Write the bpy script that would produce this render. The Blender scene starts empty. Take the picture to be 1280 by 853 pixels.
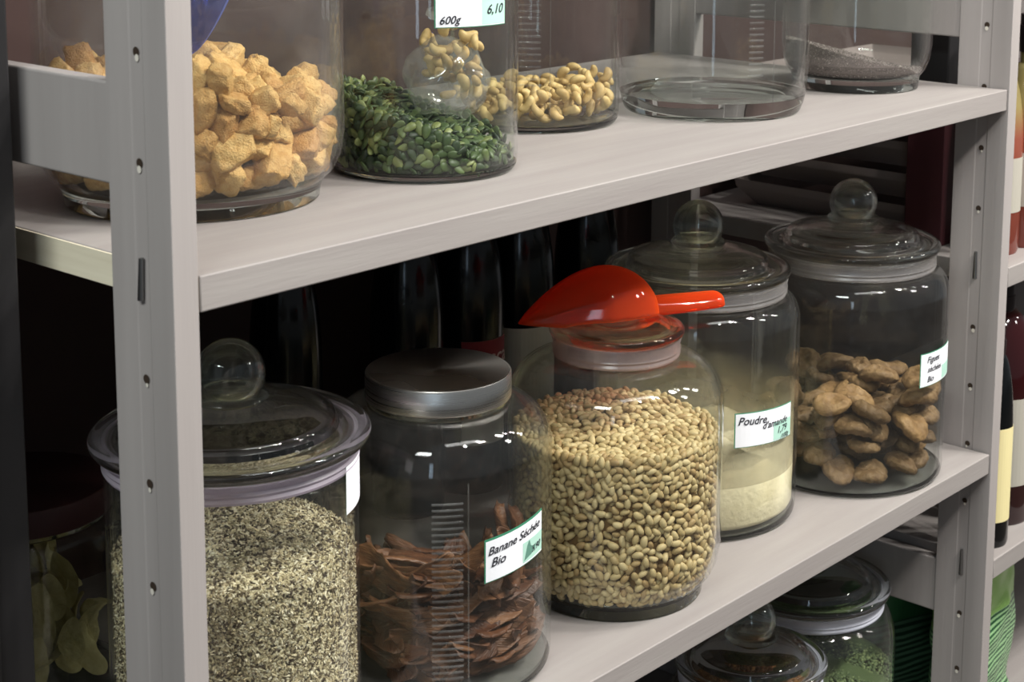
import bpy, math, random
import numpy as np
from math import pi, sin, cos, radians, sqrt
from mathutils import Vector, Matrix

S = bpy.context.scene
COL = S.collection
# ------------------------------------------------------------------ camera
PX, PY, F = 709.19, 138.62, 2139.64            # principal point and focal length for a 1280x853 frame
cam_d = bpy.data.cameras.new('camera')
cam = bpy.data.objects.new('camera', cam_d); COL.objects.link(cam)
yaw, pitch, roll = 0.86294, 0.15901, 0.00793
Fw = Vector((sin(yaw)*cos(pitch), cos(yaw)*cos(pitch), -sin(pitch)))
r0 = Vector((cos(yaw), -sin(yaw), 0)); u0 = r0.cross(Fw)
Rt = r0*cos(roll)+u0*sin(roll); Up = u0*cos(roll)-r0*sin(roll)
M = Matrix((Rt, Up, -Fw)).transposed().to_4x4()
M.translation = Vector((-0.69336, -0.92094, 1.54661))
cam.matrix_world = M
cam_d.sensor_width = 36; cam_d.lens = F/1280*36
cam_d.shift_x = (640-PX)/1280; cam_d.shift_y = (PY-426.5)/1280
cam_d.clip_start = .05; cam_d.clip_end = 50
cam_d.dof.use_dof = True; cam_d.dof.focus_distance = 1.62; cam_d.dof.aperture_fstop = 16
S.camera = cam
# ------------------------------------------------------------------ view, world, lights
S.view_settings.view_transform = 'Standard'
S.view_settings.look = 'None'
S.view_settings.exposure = 0.0
S.view_settings.gamma = 1
S.view_settings.use_curve_mapping = False
S.cycles.max_bounces = 14; S.cycles.transmission_bounces = 14; S.cycles.glossy_bounces = 6
S.cycles.transparent_max_bounces = 64
S.cycles.sample_clamp_indirect = 6.0
W = bpy.data.worlds.new('shop_ambience'); S.world = W; W.use_nodes = True
bg = W.node_tree.nodes['Background']; bg.inputs[0].default_value = (0.80, 0.86, 0.92, 1); bg.inputs[1].default_value = 0.20

def area(name, loc, target, size, power, col=(1, .97, .93), shape='DISK', size_y=None):
    l = bpy.data.lights.new(name, 'AREA'); l.shape = shape; l.size = size
    if size_y: l.size_y = size_y
    l.energy = power; l.color = col
    o = bpy.data.objects.new(name, l); COL.objects.link(o)
    o.location = loc
    o.rotation_euler = (Vector(target)-Vector(loc)).to_track_quat('-Z', 'Y').to_euler()
    return o
WARM = (1, .96, .915)
# ceiling spot lamps over the aisle
for i, (x, y, z, p, sz_) in enumerate([(0.10, -1.55, 3.0, 16, .10), (0.75, -1.42, 3.0, 24, .12), (0.95, -1.46, 3.0, 18, .08),
                                  (1.75, -1.25, 3.0, 44, .24), (2.05, -1.12, 3.0, 16, .08), (2.7, -1.3, 3.0, 20, .12),
                                  (2.5, -2.3, 2.8, 12, .30), (3.6, -1.7, 2.8, 12, .30)]):
    area('ceiling_spot', (x, y, z), (x*.5+.3, .1, 1.0), sz_, p, WARM)
# added long soft fill lights, standing in for general shop light
area('soft_fill', (0.2, -1.15, 3.1), (0.5, 0.05, 1.0), 1.3, 11, (1, .98, .96), 'RECTANGLE', .25)
area('soft_fill', (-1.75, -0.6, 2.75), (0.0, 0.1, 1.0), 1.4, 42, (.94, .99, .97), 'RECTANGLE', .25)  # fill added to brighten the left-facing sides of the posts
# daylight through a tall shop-door pane behind the viewer
area('door_daylight', (-4.1, -3.3, 1.75), (0.8, 0.2, 1.2), .35, 10, (.62, .80, 1), 'RECTANGLE', 2.1)

# ------------------------------------------------------------------ helpers
def lin(r, g, b):
    f = lambda c: (c/255/12.92 if c/255 <= .04045 else ((c/255+.055)/1.055)**2.4)
    return (f(r), f(g), f(b), 1)

def new_mat(name):
    m = bpy.data.materials.new(name); m.use_nodes = True
    nt = m.node_tree; nt.nodes.clear()
    out = nt.nodes.new('ShaderNodeOutputMaterial')
    return m, nt, out

def N(nt, t, **kw):
    n = nt.nodes.new(t)
    for k, v in kw.items():
        if k in n.inputs: n.inputs[k].default_value = v
        else: setattr(n, k, v)
    return n

def noise(nt, scale, detail=3, coord='Object', stretch=None, rough=.5):
    tc = N(nt, 'ShaderNodeTexCoord'); mp = N(nt, 'ShaderNodeMapping')
    if stretch: mp.inputs['Scale'].default_value = stretch
    nt.links.new(tc.outputs[coord], mp.inputs[0])
    n = N(nt, 'ShaderNodeTexNoise', Scale=scale, Detail=detail, Roughness=rough)
    nt.links.new(mp.outputs[0], n.inputs['Vector'])
    return n

def ramp(nt, src, stops):
    r = N(nt, 'ShaderNodeValToRGB'); e = r.color_ramp.elements
    while len(e) < len(stops): e.new(.5)
    for k, (p, c) in enumerate(stops):
        e[k].position = p; e[k].color = c
    nt.links.new(src, r.inputs[0]); return r

def solid(name, col, rough=.5, spec=.4, bump=0, bscale=60, var=None, vscale=8, stretch=None, metallic=0, rand=None, island=False, coat=0, sss=0, coord='Object'):
    m, nt, out = new_mat(name)
    b = N(nt, 'ShaderNodeBsdfPrincipled'); b.inputs['Base Color'].default_value = col
    b.inputs['Roughness'].default_value = rough; b.inputs['Specular IOR Level'].default_value = spec
    b.inputs['Metallic'].default_value = metallic; b.inputs['Coat Weight'].default_value = coat
    nt.links.new(b.outputs[0], out.inputs[0])
    cur = None
    if var:
        n = noise(nt, vscale, 4, coord, stretch); r = ramp(nt, n.outputs[0], [(.3, var), (.7, col)]); cur = r.outputs[0]
    if rand:
        if island:
            g = N(nt, 'ShaderNodeNewGeometry'); src = g.outputs['Random Per Island']
        else:
            g = N(nt, 'ShaderNodeObjectInfo'); src = g.outputs['Random']
        rr = ramp(nt, src, rand)
        if cur:
            mx = N(nt, 'ShaderNodeMix', data_type='RGBA', blend_type='MULTIPLY'); mx.inputs[0].default_value = 1
            nt.links.new(cur, mx.inputs[6]); nt.links.new(rr.outputs[0], mx.inputs[7]); cur = mx.outputs[2]
        else: cur = rr.outputs[0]
    if cur: nt.links.new(cur, b.inputs['Base Color'])
    if bump:
        n2 = noise(nt, bscale, 4, coord, stretch); bp = N(nt, 'ShaderNodeBump', Strength=bump, Distance=.002)
        nt.links.new(n2.outputs[0], bp.inputs['Height']); nt.links.new(bp.outputs[0], b.inputs['Normal'])
    if sss:
        b.inputs['Subsurface Weight'].default_value = sss; b.inputs['Subsurface Radius'].default_value = (1, .6, .3); b.inputs['Subsurface Scale'].default_value = .006
    return m

def thin_glass(name, tint=(.955, .965, .955, 1), dust=.03, edge=.8, dcol=(.8, .8, .78, 1), rough=.012, base=.024):
    """Thin clear sheet: lets light straight through, mirrors more at grazing angles, carries a little dust."""
    m, nt, out = new_mat(name)
    tr = N(nt, 'ShaderNodeBsdfTransparent'); tr.inputs[0].default_value = tint
    gl = N(nt, 'ShaderNodeBsdfGlossy'); gl.inputs['Roughness'].default_value = rough; gl.inputs['Color'].default_value = (1, 1, 1, 1)
    df = N(nt, 'ShaderNodeBsdfDiffuse'); df.inputs[0].default_value = dcol
    lw = N(nt, 'ShaderNodeLayerWeight', Blend=.5)
    p = N(nt, 'ShaderNodeMath', operation='POWER'); p.inputs[1].default_value = 4.5
    nt.links.new(lw.outputs['Facing'], p.inputs[0])
    ma = N(nt, 'ShaderNodeMath', operation='MULTIPLY_ADD'); ma.inputs[1].default_value = edge; ma.inputs[2].default_value = base
    nt.links.new(p.outputs[0], ma.inputs[0])
    mx = N(nt, 'ShaderNodeMixShader'); nt.links.new(ma.outputs[0], mx.inputs[0])
    nt.links.new(tr.outputs[0], mx.inputs[1]); nt.links.new(gl.outputs[0], mx.inputs[2])
    n = noise(nt, 9, 6, 'Object', None, .7); r = ramp(nt, n.outputs[0], [(.42, (0, 0, 0, 1)), (.8, (1, 1, 1, 1))])
    dm = N(nt, 'ShaderNodeMath', operation='MULTIPLY_ADD'); dm.inputs[1].default_value = dust*1.2; dm.inputs[2].default_value = dust*.4
    nt.links.new(r.outputs[0], dm.inputs[0])
    m2 = N(nt, 'ShaderNodeMixShader'); nt.links.new(dm.outputs[0], m2.inputs[0])
    nt.links.new(mx.outputs[0], m2.inputs[1]); nt.links.new(df.outputs[0], m2.inputs[2])
    nt.links.new(m2.outputs[0], out.inputs[0])
    return m

def real_glass(name, col=(.93, .95, .93, 1), rough=0.0, clear=0.0, ior=1.48):
    m, nt, out = new_mat(name)
    g = N(nt, 'ShaderNodeBsdfGlass'); g.inputs['Color'].default_value = col; g.inputs['IOR'].default_value = ior; g.inputs['Roughness'].default_value = rough
    if clear:
        t = N(nt, 'ShaderNodeBsdfTransparent'); mx = N(nt, 'ShaderNodeMixShader'); mx.inputs[0].default_value = clear
        nt.links.new(g.outputs[0], mx.inputs[1]); nt.links.new(t.outputs[0], mx.inputs[2]); nt.links.new(mx.outputs[0], out.inputs[0])
    else: nt.links.new(g.outputs[0], out.inputs[0])
    return m

def milky(name, col, alpha, rough=.3, gloss=.08):
    m, nt, out = new_mat(name)
    t = N(nt, 'ShaderNodeBsdfTransparent'); t.inputs[0].default_value = (min(1, col[0]*1.1+.2), min(1, col[1]*1.1+.2), min(1, col[2]*1.1+.2), 1)
    d = N(nt, 'ShaderNodeBsdfDiffuse'); d.inputs[0].default_value = col
    tl = N(nt, 'ShaderNodeBsdfTranslucent'); tl.inputs[0].default_value = col
    g = N(nt, 'ShaderNodeBsdfGlossy'); g.inputs['Roughness'].default_value = rough
    a = N(nt, 'ShaderNodeMixShader'); a.inputs[0].default_value = .4
    nt.links.new(d.outputs[0], a.inputs[1]); nt.links.new(tl.outputs[0], a.inputs[2])
    b = N(nt, 'ShaderNodeMixShader'); b.inputs[0].default_value = alpha
    nt.links.new(t.outputs[0], b.inputs[1]); nt.links.new(a.outputs[0], b.inputs[2])
    c = N(nt, 'ShaderNodeMixShader'); c.inputs[0].default_value = gloss
    nt.links.new(b.outputs[0], c.inputs[1]); nt.links.new(g.outputs[0], c.inputs[2])
    nt.links.new(c.outputs[0], out.inputs[0]); return m

def tag(o, label, cat, group=None, kind=None):
    if label: o['label'] = label
    if cat: o['category'] = cat
    if group: o['group'] = group
    if kind: o['kind'] = kind
    return o

def thing(name, label, cat, loc=(0, 0, 0), group=None, rz=0):
    o = bpy.data.objects.new(name, None); COL.objects.link(o); o.location = loc; o.rotation_euler = (0, 0, rz)
    o.empty_display_size = .02
    return tag(o, label, cat, group)

def mesh(name, V, Fc, mat, parent=None, smooth=False, sharp=None):
    me = bpy.data.meshes.new(name)
    if isinstance(V, np.ndarray): V = V.tolist()
    if isinstance(Fc, np.ndarray): Fc = Fc.tolist()
    me.from_pydata(V, [], Fc)
    if mat: me.materials.append(mat)
    if smooth:
        me.polygons.foreach_set('use_smooth', [True]*len(me.polygons))
        if sharp is not None: me.set_sharp_from_angle(angle=radians(sharp))
    me.update()
    o = bpy.data.objects.new(name, me); COL.objects.link(o)
    if parent: o.parent = parent
    return o

class MB:
    def __init__(s): s.v = []; s.f = []
    def add(s, V, Fc):
        k = len(s.v); s.v += [tuple(p) for p in V]; s.f += [tuple(i+k for i in f) for f in Fc]; return s
    def box(s, x0, x1, y0, y1, z0, z1):
        V = [(x, y, z) for z in (z0, z1) for y in (y0, y1) for x in (x0, x1)]
        return s.add(V, [(0, 2, 3, 1), (4, 5, 7, 6), (0, 1, 5, 4), (2, 6, 7, 3), (0, 4, 6, 2), (1, 3, 7, 5)])
    def build(s, name, mat, parent=None, smooth=False, sharp=40, bevel=0):
        o = mesh(name, s.v, s.f, mat, parent, smooth, sharp if smooth else None)
        if bevel:
            b = o.modifiers.new('bevel', 'BEVEL'); b.width = bevel; b.segments = 3; b.limit_method = 'ANGLE'
            o.data.polygons.foreach_set('use_smooth', [True]*len(o.data.polygons)); o.data.set_sharp_from_angle(angle=radians(35))
        return o

def lathe(prof, n=96, close=False, wob=None):
    """Surface of revolution round z of (r, z) points; close=True joins last to first (a ring body)."""
    V = []; Fc = []; idx = []
    for r, z in prof:
        if r < 1e-6: idx.append([len(V)]*n); V.append((0, 0, z)); continue
        row = []
        for k in range(n):
            a = 2*pi*k/n; row.append(len(V)); V.append((r*cos(a), r*sin(a), z))
        idx.append(row)
    m = len(prof); rng = range(m if close else m-1)
    for i in rng:
        A, B = idx[i], idx[(i+1) % m]
        for k in range(n):
            q = [A[k], A[(k+1) % n], B[(k+1) % n], B[k]]
            w = []
            for t in q:
                if t not in w: w.append(t)
            if len(w) > 2: Fc.append(w)
    return V, Fc

def rev(name, prof, mat, parent=None, n=96, close=False, sharp=50):
    V, Fc = lathe(prof, n, close); return mesh(name, V, Fc, mat, parent, True, sharp)

def arc(cr, cz, r, a0, a1, n=8):
    return [(cr+r*cos(radians(a0+(a1-a0)*k/n)), cz+r*sin(radians(a0+(a1-a0)*k/n))) for k in range(n+1)]

def text_mesh(s, size, shear=.3):
    cu = bpy.data.curves.new('t', 'FONT'); cu.body = s; cu.size = size; cu.shear = shear; cu.resolution_u = 3; cu.offset = size*.012
    o = bpy.data.objects.new('t', cu); COL.objects.link(o)
    dg = bpy.context.evaluated_depsgraph_get(); me = bpy.data.meshes.new_from_object(o.evaluated_get(dg))
    V = [tuple(v.co) for v in me.vertices]; Fc = [tuple(p.vertices) for p in me.polygons]
    bpy.data.objects.remove(o); bpy.data.curves.remove(cu); bpy.data.meshes.remove(me)
    return V, Fc

# ------------------------------------------------------------------ materials
paint = solid('grey_paint', lin(152, 147, 143), .5, .2, bump=.12, bscale=40, var=lin(144, 138, 135), vscale=6, stretch=(.6, 8, 8))
paint_post = solid('grey_paint_post', lin(162, 156, 153), .5, .25, bump=.1, bscale=40, var=lin(155, 149, 146), vscale=5, stretch=(9, 9, .5))
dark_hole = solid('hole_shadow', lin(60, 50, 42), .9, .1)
pale_end = solid('pale_beige_end', lin(232, 224, 200), .7, .2, var=lin(214, 204, 178), vscale=30, stretch=(1, .2, 3))
steel = solid('steel_pin', lin(150, 150, 150), .35, .5, metallic=1)
wall_m = solid('maroon_wall', lin(68, 52, 49), .8, .2, bump=.1, bscale=30, var=lin(61, 47, 44), vscale=3)
floor_m = solid('floor_tiles', lin(96, 88, 80), .5, .3, var=lin(80, 74, 68), vscale=4)
ceil_m = solid('ceiling_paint', lin(190, 188, 182), .8, .2, var=lin(180, 178, 172), vscale=2)
black_m = solid('black_lacquer', lin(30, 29, 30), .5, .3, bump=.05)
g_wall = thin_glass('jar_wall_glass', dust=.010)
g_dusty = thin_glass('jar_wall_dusty', dust=.035, dcol=(.8, .76, .7, 1))
g_base = real_glass('jar_base_glass', (.93, .95, .94, 1), .0)
g_lid = real_glass('lid_glass', (.96, .97, .96, 1), .012, .10)
g_ring = real_glass('ring_glass', (.96, .98, .96, 1), .012, .15)
gask = milky('gasket_plastic', (.60, .58, .57, 1), .20)
gask_pink = milky('gasket_pink', (.64, .54, .52, 1), .20)
gask_lilac = milky('gasket_lilac', (.62, .57, .64, 1), .50)
gask_white = milky('gasket_white', (.74, .76, .84, 1), .80)
brushed, nt, out = new_mat('brushed_steel')
b = N(nt, 'ShaderNodeBsdfPrincipled'); b.inputs['Base Color'].default_value = lin(214, 210, 203); b.inputs['Metallic'].default_value = 1
b.inputs['Roughness'].default_value = .28; b.inputs['Anisotropic'].default_value = .7
tg = N(nt, 'ShaderNodeTangent', direction_type='RADIAL', axis='Z'); nt.links.new(tg.outputs[0], b.inputs['Tangent'])
n_ = noise(nt, 6, 2, 'Object', (1, 1, 220)); r_ = ramp(nt, n_.outputs[0], [(.3, (.24, .24, .24, 1)), (.7, (.34, .34, .34, 1))]); nt.links.new(r_.outputs[0], b.inputs['Roughness'])
nt.links.new(b.outputs[0], out.inputs[0])
dark_lid = solid('maroon_lid', lin(60, 34, 34), .5, .3)
paper_w = solid('label_paper', lin(236, 238, 242), .6, .3)
green_b = solid('label_border', lin(60, 130, 100), .6, .3)
mint = solid('label_mint', lin(176, 216, 200), .6, .3)
ink = solid('label_ink', lin(40, 40, 48), .6, .3)
ink_g = solid('label_green_ink', lin(96, 140, 124), .6, .3)

Z0 = 1.25; HH = 0.45908; ZU = Z0; ZL = Z0-HH; ZB = Z0-2*HH
L = 1.2; T = .0258; PW = .0208; PD = .0693; DEP = .54; SP = .07555

# ------------------------------------------------------------------ room
def struct(name, mb, mat): o = mb.build(name, mat); o['kind'] = 'structure'; return o
struct('floor', MB().box(-6, 6, -6, .62, -.02, 0), floor_m)
struct('wall_back', MB().box(-6, 6, .55, .62, 0, 3.3), wall_m)

# ------------------------------------------------------------------ shelving unit
unit = thing('shelving_unit', 'grey-painted wooden shelving unit with holed posts filled with glass jars', 'shelving unit', (0, 0, 0))
def post(x0, x1, y0, y1, front, parent):
    """One upright; a shallow groove runs down its outer faces and a row of pin holes sits in it."""
    mb = MB(); g = .0006; ya = y0+.026; yb = y0+.0415
    ring = [(x0, y0), (x1, y0), (x1, ya), (x1-g, ya+.001), (x1-g, yb-.001), (x1, yb), (x1, y1), (x0, y1), (x0, yb), (x0+g, yb-.001), (x0+g, ya+.001), (x0, ya)]
    V = [(x, y, 0.0) for x, y in ring]+[(x, y, 2.2) for x, y in ring]; n = len(ring)
    Fc = [(i, (i+1) % n, n+(i+1) % n, n+i) for i in range(n)]+[tuple(range(n))[::-1], tuple(range(n, 2*n))]
    mb.add(V, Fc)
    p = mb.build('post', paint_post, parent, bevel=.001)
    return p
def holes(x, yc, zs, parent, slots=()):
    V, Fc = [], []
    mb = MB()
    for z in zs:
        if min([abs(z-s) for s in slots] or [9]) < .02: continue
        n = 20; cx = x
        # flat disc; the hole's inner shade is put into its dark colour
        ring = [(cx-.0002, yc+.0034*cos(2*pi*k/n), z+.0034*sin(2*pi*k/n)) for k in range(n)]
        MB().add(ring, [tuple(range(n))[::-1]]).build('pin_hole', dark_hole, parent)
    for z in zs:
        if min([abs(z-s) for s in slots] or [9]) < .02: continue
        n = 20
        chip_w = .0011+.0012*abs(sin(z*91)); q = radians(-90+25*sin(z*57))
        A = [(x-.0004, yc+.0024*cos(q)+chip_w*cos(2*pi*k/n), z+.0044*sin(q)+chip_w*1.15*sin(2*pi*k/n)) for k in range(n)]
        MB().add(A, [tuple(range(n))[::-1]]).build('hole_chip', paint_chip, parent)
paint_chip = solid('pale_chipped_wood', lin(214, 208, 196), .7, .2)
YH = .0331
fl = post(-PW, 0, 0, PD, True, unit)
fr = post(L, L+PW, 0, PD, True, unit)
bl = post(-PW, 0, DEP-PD, DEP, False, unit)
br = post(L, L+PW, DEP-PD, DEP, False, unit)
zl = [Z0+.1528-SP*k for k in range(-6, 14)]; zr = [Z0+.0759-SP*k+SP*8 for k in range(22)]
slot_zl = [Z0-.0045]; slot_zr = [Z0+.0759-SP*4+.006, Z0+.0759-SP*9-.004]
def pin(x, z, h, parent, tilt=0):
    """Bent wire shelf pin lying in the groove."""
    mb = MB(); r = .0022; n = 10; pts = [(0, h/2), (0, -h/2+.004), (.002, -h/2)]
    rows = []
    for k, (dx, dz) in enumerate(pts):
        rows.append([(x-.002-dx*.0+r*cos(2*pi*i/n)*.8, YH+tilt*dz+r*sin(2*pi*i/n)*(1.25 if k else .8), z+dz) for i in range(n)])
    V = [p for rw in rows for p in rw]
    Fc = [(k*n+i, k*n+(i+1) % n, (k+1)*n+(i+1) % n, (k+1)*n+i) for k in range(2) for i in range(n)]+[tuple(range(n))[::-1], tuple(range(2*n, 3*n))]
    mb.add(V, Fc).build('shelf_pin', steel, parent, True)
holes(-PW, YH, [z for z in zl if z > .1], fl, [Z0+.0017])
holes(L, YH, [z for z in zr if z > .1], fr, slot_zr)
pin(-PW, Z0-.003, .030, fl, -.08)
for z in slot_zr: pin(L, z-.002, .034, fr)
def rail(x0, x1, z0, z1):
    MB().box(x0, x1, PD-.001, DEP-PD+.001, z0, z1).build('side_rail', paint_post, unit, bevel=.002)
for z in (Z0+.0575, Z0-.689): 
    rail(L+.002, L+.018, z, z+.072)
    rail(-PW+.001, -.005, z, z+.072)
def shelf_board(z, y0=.0013):
    sb0 = MB().box(.0022, L-.0022, y0, DEP-.01, z-T, z).build('shelf_board', paint, unit, bevel=.0013)
    MB().box(.0008, .0024, y0+.002, DEP-.012, z-T+.001, z-.001).build('end_strip', pale_end, sb0)  # thin end strip, paler and more beige than the board
for z in (ZU, ZL, ZB): shelf_board(z)

# ------------------------------------------------------------------ neighbouring unit on the right
nb = thing('shelving_unit', 'neighbouring grey shelving unit at the right edge holding sauce and wine bottles', 'shelving unit', (0, 0, 0))
for z in (Z0-.2245, Z0-.606, Z0-.930):
    MB().box(L+PW+.001, 2.3, .0, DEP-.01, z-T, z).build('shelf_board', paint, nb, bevel=.0015)
for y in (0, DEP-PD):
    MB().box(2.301, 2.322, y, y+PD, 0, 2.2).build('post', paint_post, nb, bevel=.002)

# black cabinet standing left of the unit
bc = thing('cabinet', 'tall black cabinet side at the left edge beside the grey unit', 'cabinet', (-.035, .165, 0))
MB().box(-.6, 0, 0, .38, .01, 2.1).build('carcass', black_m, bc, bevel=.002)
MB().box(-.59, -.01, .01, .36, 0, .03).build('plinth', black_m, bc)
MB().box(-.56, -.03, -.004, 0, .2, 2.06).build('door', black_m, bc, bevel=.0015)

# ------------------------------------------------------------------ jars
def jar(X, Y, z0, R, label, style='straight', nr=.095, fr_=.104, H1=.205, H2=.252, zf=.274, lid='knob', gasket=gask, wall=g_wall, seam=None, ticks=None, lidm=None, metal=None, ribs=0):
    J = thing('storage_jar', label, 'jar', (X, Y, z0+.0003))
    t = .0035
    if style == 'foot4':
        base = [(0, .010), (R*.70, .007), (R*.86, .003), (R*.90, 0), (R*.93, .003), (R*.96, .012), (R*.975, .020), (R*.93, .0215), (R*.6, .019), (0, .017)]
        outer = [(R*.976, .0205), (R*.99, .034), (R, .050)]
    elif style == 'foot':
        base = [(0, .0095), (R*.74, .0095), (R*.78, .002), (R*.80, 0), (R*.83, .001), (R*.84, .010), (R*.86, .016), (R*.80, .0175), (0, .0175)]
        outer = [(R*.86, .016), (R*.93, .024), (R*.975, .036), (R, .054)]
    else:
        base = [(0, .003), (R*.86, .003), (R*.90, 0), (R*.95, .0006), (R*.975, .0030), (R*.985, .0060), (R*.96, .0080), (0, .0080)]
        outer = [(R*.985, .0065), (R*.997, .011), (R, .020)]
    rev('jar_base', base, g_base, J, 96)
    sh = [(R, H1)]
    d = R-nr; hz = H2-H1
    for k in range(1, 11):
        a = radians(9*k); sh.append((nr+.001+(d-.001)*cos(a)**.85+ribs*(1 if k % 2 else -1)*(k < 9) if k < 10 else nr+.001, H1+hz*sin(a)))
    outer = outer+sh+[(nr, H2+.004), (nr, zf-.002)]
    inner = [(max(r-t, nr-t), z if z > .03 else z+.002) for r, z in outer][::-1]
    rev('glass_body', outer+inner, wall, J, 112, True, 60)
    if gasket:
        rev('gasket', [(nr+.0008, H2+.003), (nr+.0028, H2+.0015), (nr+.0042, H2+.004), (nr+.0030, H2+.0065), (nr+.0046, H2+.009), (nr+.0032, H2+.0115), (nr+.0050, zf-.004), (fr_-.004, zf-.0015), (nr+.0008, zf-.0012)], gasket, J, 96, True, 50)
    if lid == 'knob':
        a = fr_/.104; lm = lidm or g_lid
        prof = [(0, zf+.0255), (.030*a, zf+.0245), (.055*a, zf+.0200), (.070*a, zf+.0150), (.0735*a, zf+.0115), (.0745*a, zf+.0050), (.078*a, zf+.0025), (.085*a, zf+.0005), (.090*a, zf-.007), (.0935*a, zf-.007), (.0955*a, zf-.0005)]
        prof += arc(fr_-.0055, zf+.005, .0055, -90, 75, 8)
        prof += [(.0965*a, zf+.0095), (.091*a, zf+.0080), (.084*a, zf+.0085), (.0800*a, zf+.0100), (.0785*a, zf+.0150), (.0775*a, zf+.0185), (.074*a, zf+.0212), (.066*a, zf+.0235), (.052*a, zf+.0272), (.038*a, zf+.0300), (.029*a, zf+.0315), (0, zf+.0315)]
        ld = rev('lid', prof, lm, J, 112, False, 50)
        kb = [(0, zf+.0320), (.0285, zf+.0320), (.0305, zf+.0345), (.029, zf+.0375), (.0235, zf+.0385)] + arc(0, zf+.0535, .0285, -36, 90, 14)
        kb = kb[:-1]+[(0, zf+.082)]
        k1 = rev('knob', kb, g_ring, ld, 64, False, 60)
        cav = [(0, zf+.0352)] + arc(0, zf+.0540, .0235, -50, 88, 14) + [(0, zf+.0775)]
        V, Fc = lathe(cav, 48); Fc = [f[::-1] for f in Fc]
        me = k1.data; VV = [tuple(v.co) for v in me.vertices]; FF = [tuple(p.vertices) for p in me.polygons]; o_ = len(VV)
        me.clear_geometry(); me.from_pydata(VV+V, [], FF+[tuple(i+o_ for i in f) for f in Fc]); me.polygons.foreach_set('use_smooth', [True]*len(me.polygons)); me.set_sharp_from_angle(angle=radians(60)); me.update()
    elif lid == 'steel':
        r = fr_
        rev('lid', [(0, H2+.0275), (r-.003, H2+.0275), (r-.001, H2+.0268), (r, H2+.025), (r, H2+.004), (r-.0006, H2+.003), (r-.003, H2+.003), (r-.003, H2+.022), (0, H2+.0235)][::-1], metal or brushed, J, 128, False, 30)
        rev('neck_thread', [(nr+.0005, H2-.003), (nr+.003, H2-.001), (nr+.0005, H2+.001)], g_ring, J, 96, True)
    elif lid == 'low':
        rev('lid', [(0, zf+.004), (.045, zf+.002), (.052, zf-.004), (.0585, zf-.004), (.061, zf-.0005)] + arc(fr_-.005, zf+.004, .005, -90, 70, 6) + [(.0585, zf+.0085), (.054, zf+.010), (.045, zf+.0155), (.030, zf+.019), (0, zf+.020)], g_lid, J, 96, False, 50)
    if seam:
        for az in seam:
            a = radians(az); rr = R+.0002
            V = []; Fc = []
            for k in range(24):
                z = .02+(H1-.02)*k/23
                for da, dr in ((-.006, 0), (0, .0011), (.006, 0)): V.append(((rr+dr)*cos(a+da), (rr+dr)*sin(a+da), z))
            for k in range(23):
                for j in (0, 1): Fc.append((k*3+j, k*3+j+1, k*3+j+4, k*3+j+3))
            mesh('mould_seam', V, Fc, seam_m, J, True)
    if ticks:
        az, wdeg, za, zb, st = ticks
        V = []; Fc = []; z = za
        while z < zb:
            o_ = len(V); n = 8
            for k in range(n+1):
                a = radians(az-wdeg/2+wdeg*k/n)
                for dr, dz in ((.0002, -.0012), (.0013, 0), (.0002, .0012)): V.append(((R+dr)*cos(a), (R+dr)*sin(a), z+dz))
            for k in range(n):
                for j in (0, 1): Fc.append((o_+k*3+j, o_+k*3+j+1, o_+k*3+j+4, o_+k*3+j+3))
            z += st
        mesh('measure_ridges', V, Fc, seam_m, J, True)
    return J
seam_m = thin_glass('moulded_ridge', tint=(.86, .87, .85, 1), dust=.10, base=.05)

def wrap(V, R, a0, a1, z0, slope, off):
    """(u, v) metres on a label -> cylinder; u from its left edge."""
    out = []
    for p in V:
        a = radians(a0)+p[0]/R; z = z0+p[1]+slope*p[0]
        out.append(((R+off)*cos(a), (R+off)*sin(a), z))
    return out
def jar_label(J, R, a0, a1, z0, h, slope, texts, mintbox=None, border=.0012, top=.0022, drawing=False):
    w = radians(a1-a0)*R
    def sheet(name, u0, u1, v0, v1, mat, off, par):
        n = 14; V = []
        for k in range(n+1):
            u = u0+(u1-u0)*k/n
            V += [(u, v0), (u, v1)]
        Fc = [(2*k, 2*k+2, 2*k+3, 2*k+1) for k in range(n)]
        o = mesh(name, wrap(V, R, a0, a1, z0, slope, off), Fc, mat, par, False)
        s = o.modifiers.new('thick', 'SOLIDIFY'); s.thickness = .00015; s.offset = -1 
        return o
    lab = sheet('label', 0, w, 0, h, green_b, .0006, J)
    sheet('writing_field', border, w-border*.6, border*.6, h-top, paper_w, .0008, lab)
    if mintbox: sheet('price_field', mintbox[0]*w, mintbox[1]*w, mintbox[2]*h, mintbox[3]*h, mint, .0010, lab)
    V_, F_ = [], []
    for s, u, v, size, sl in texts:
        V, Fc = text_mesh(s, size); k = len(V_)
        V_ += [(u*w+p[0], v*h+p[1]+sl*p[0]) for p in V]; F_ += [tuple(i+k for i in f) for f in Fc]
    if V_: mesh('handwriting', wrap(V_, R, a0, a1, z0, slope, .0013), F_, ink, lab)
    if drawing:
        V = [(.60*w, .10*h), (.66*w, .42*h), (.70*w, .52*h), (.73*w, .36*h), (.79*w, .30*h), (.84*w, .34*h), (.82*w, .22*h), (.74*w, .16*h)]
        mesh('printed_hill', wrap(V, R, a0, a1, z0, slope, .0012), [tuple(range(len(V)))], ink_g, lab)
    return lab

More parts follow.
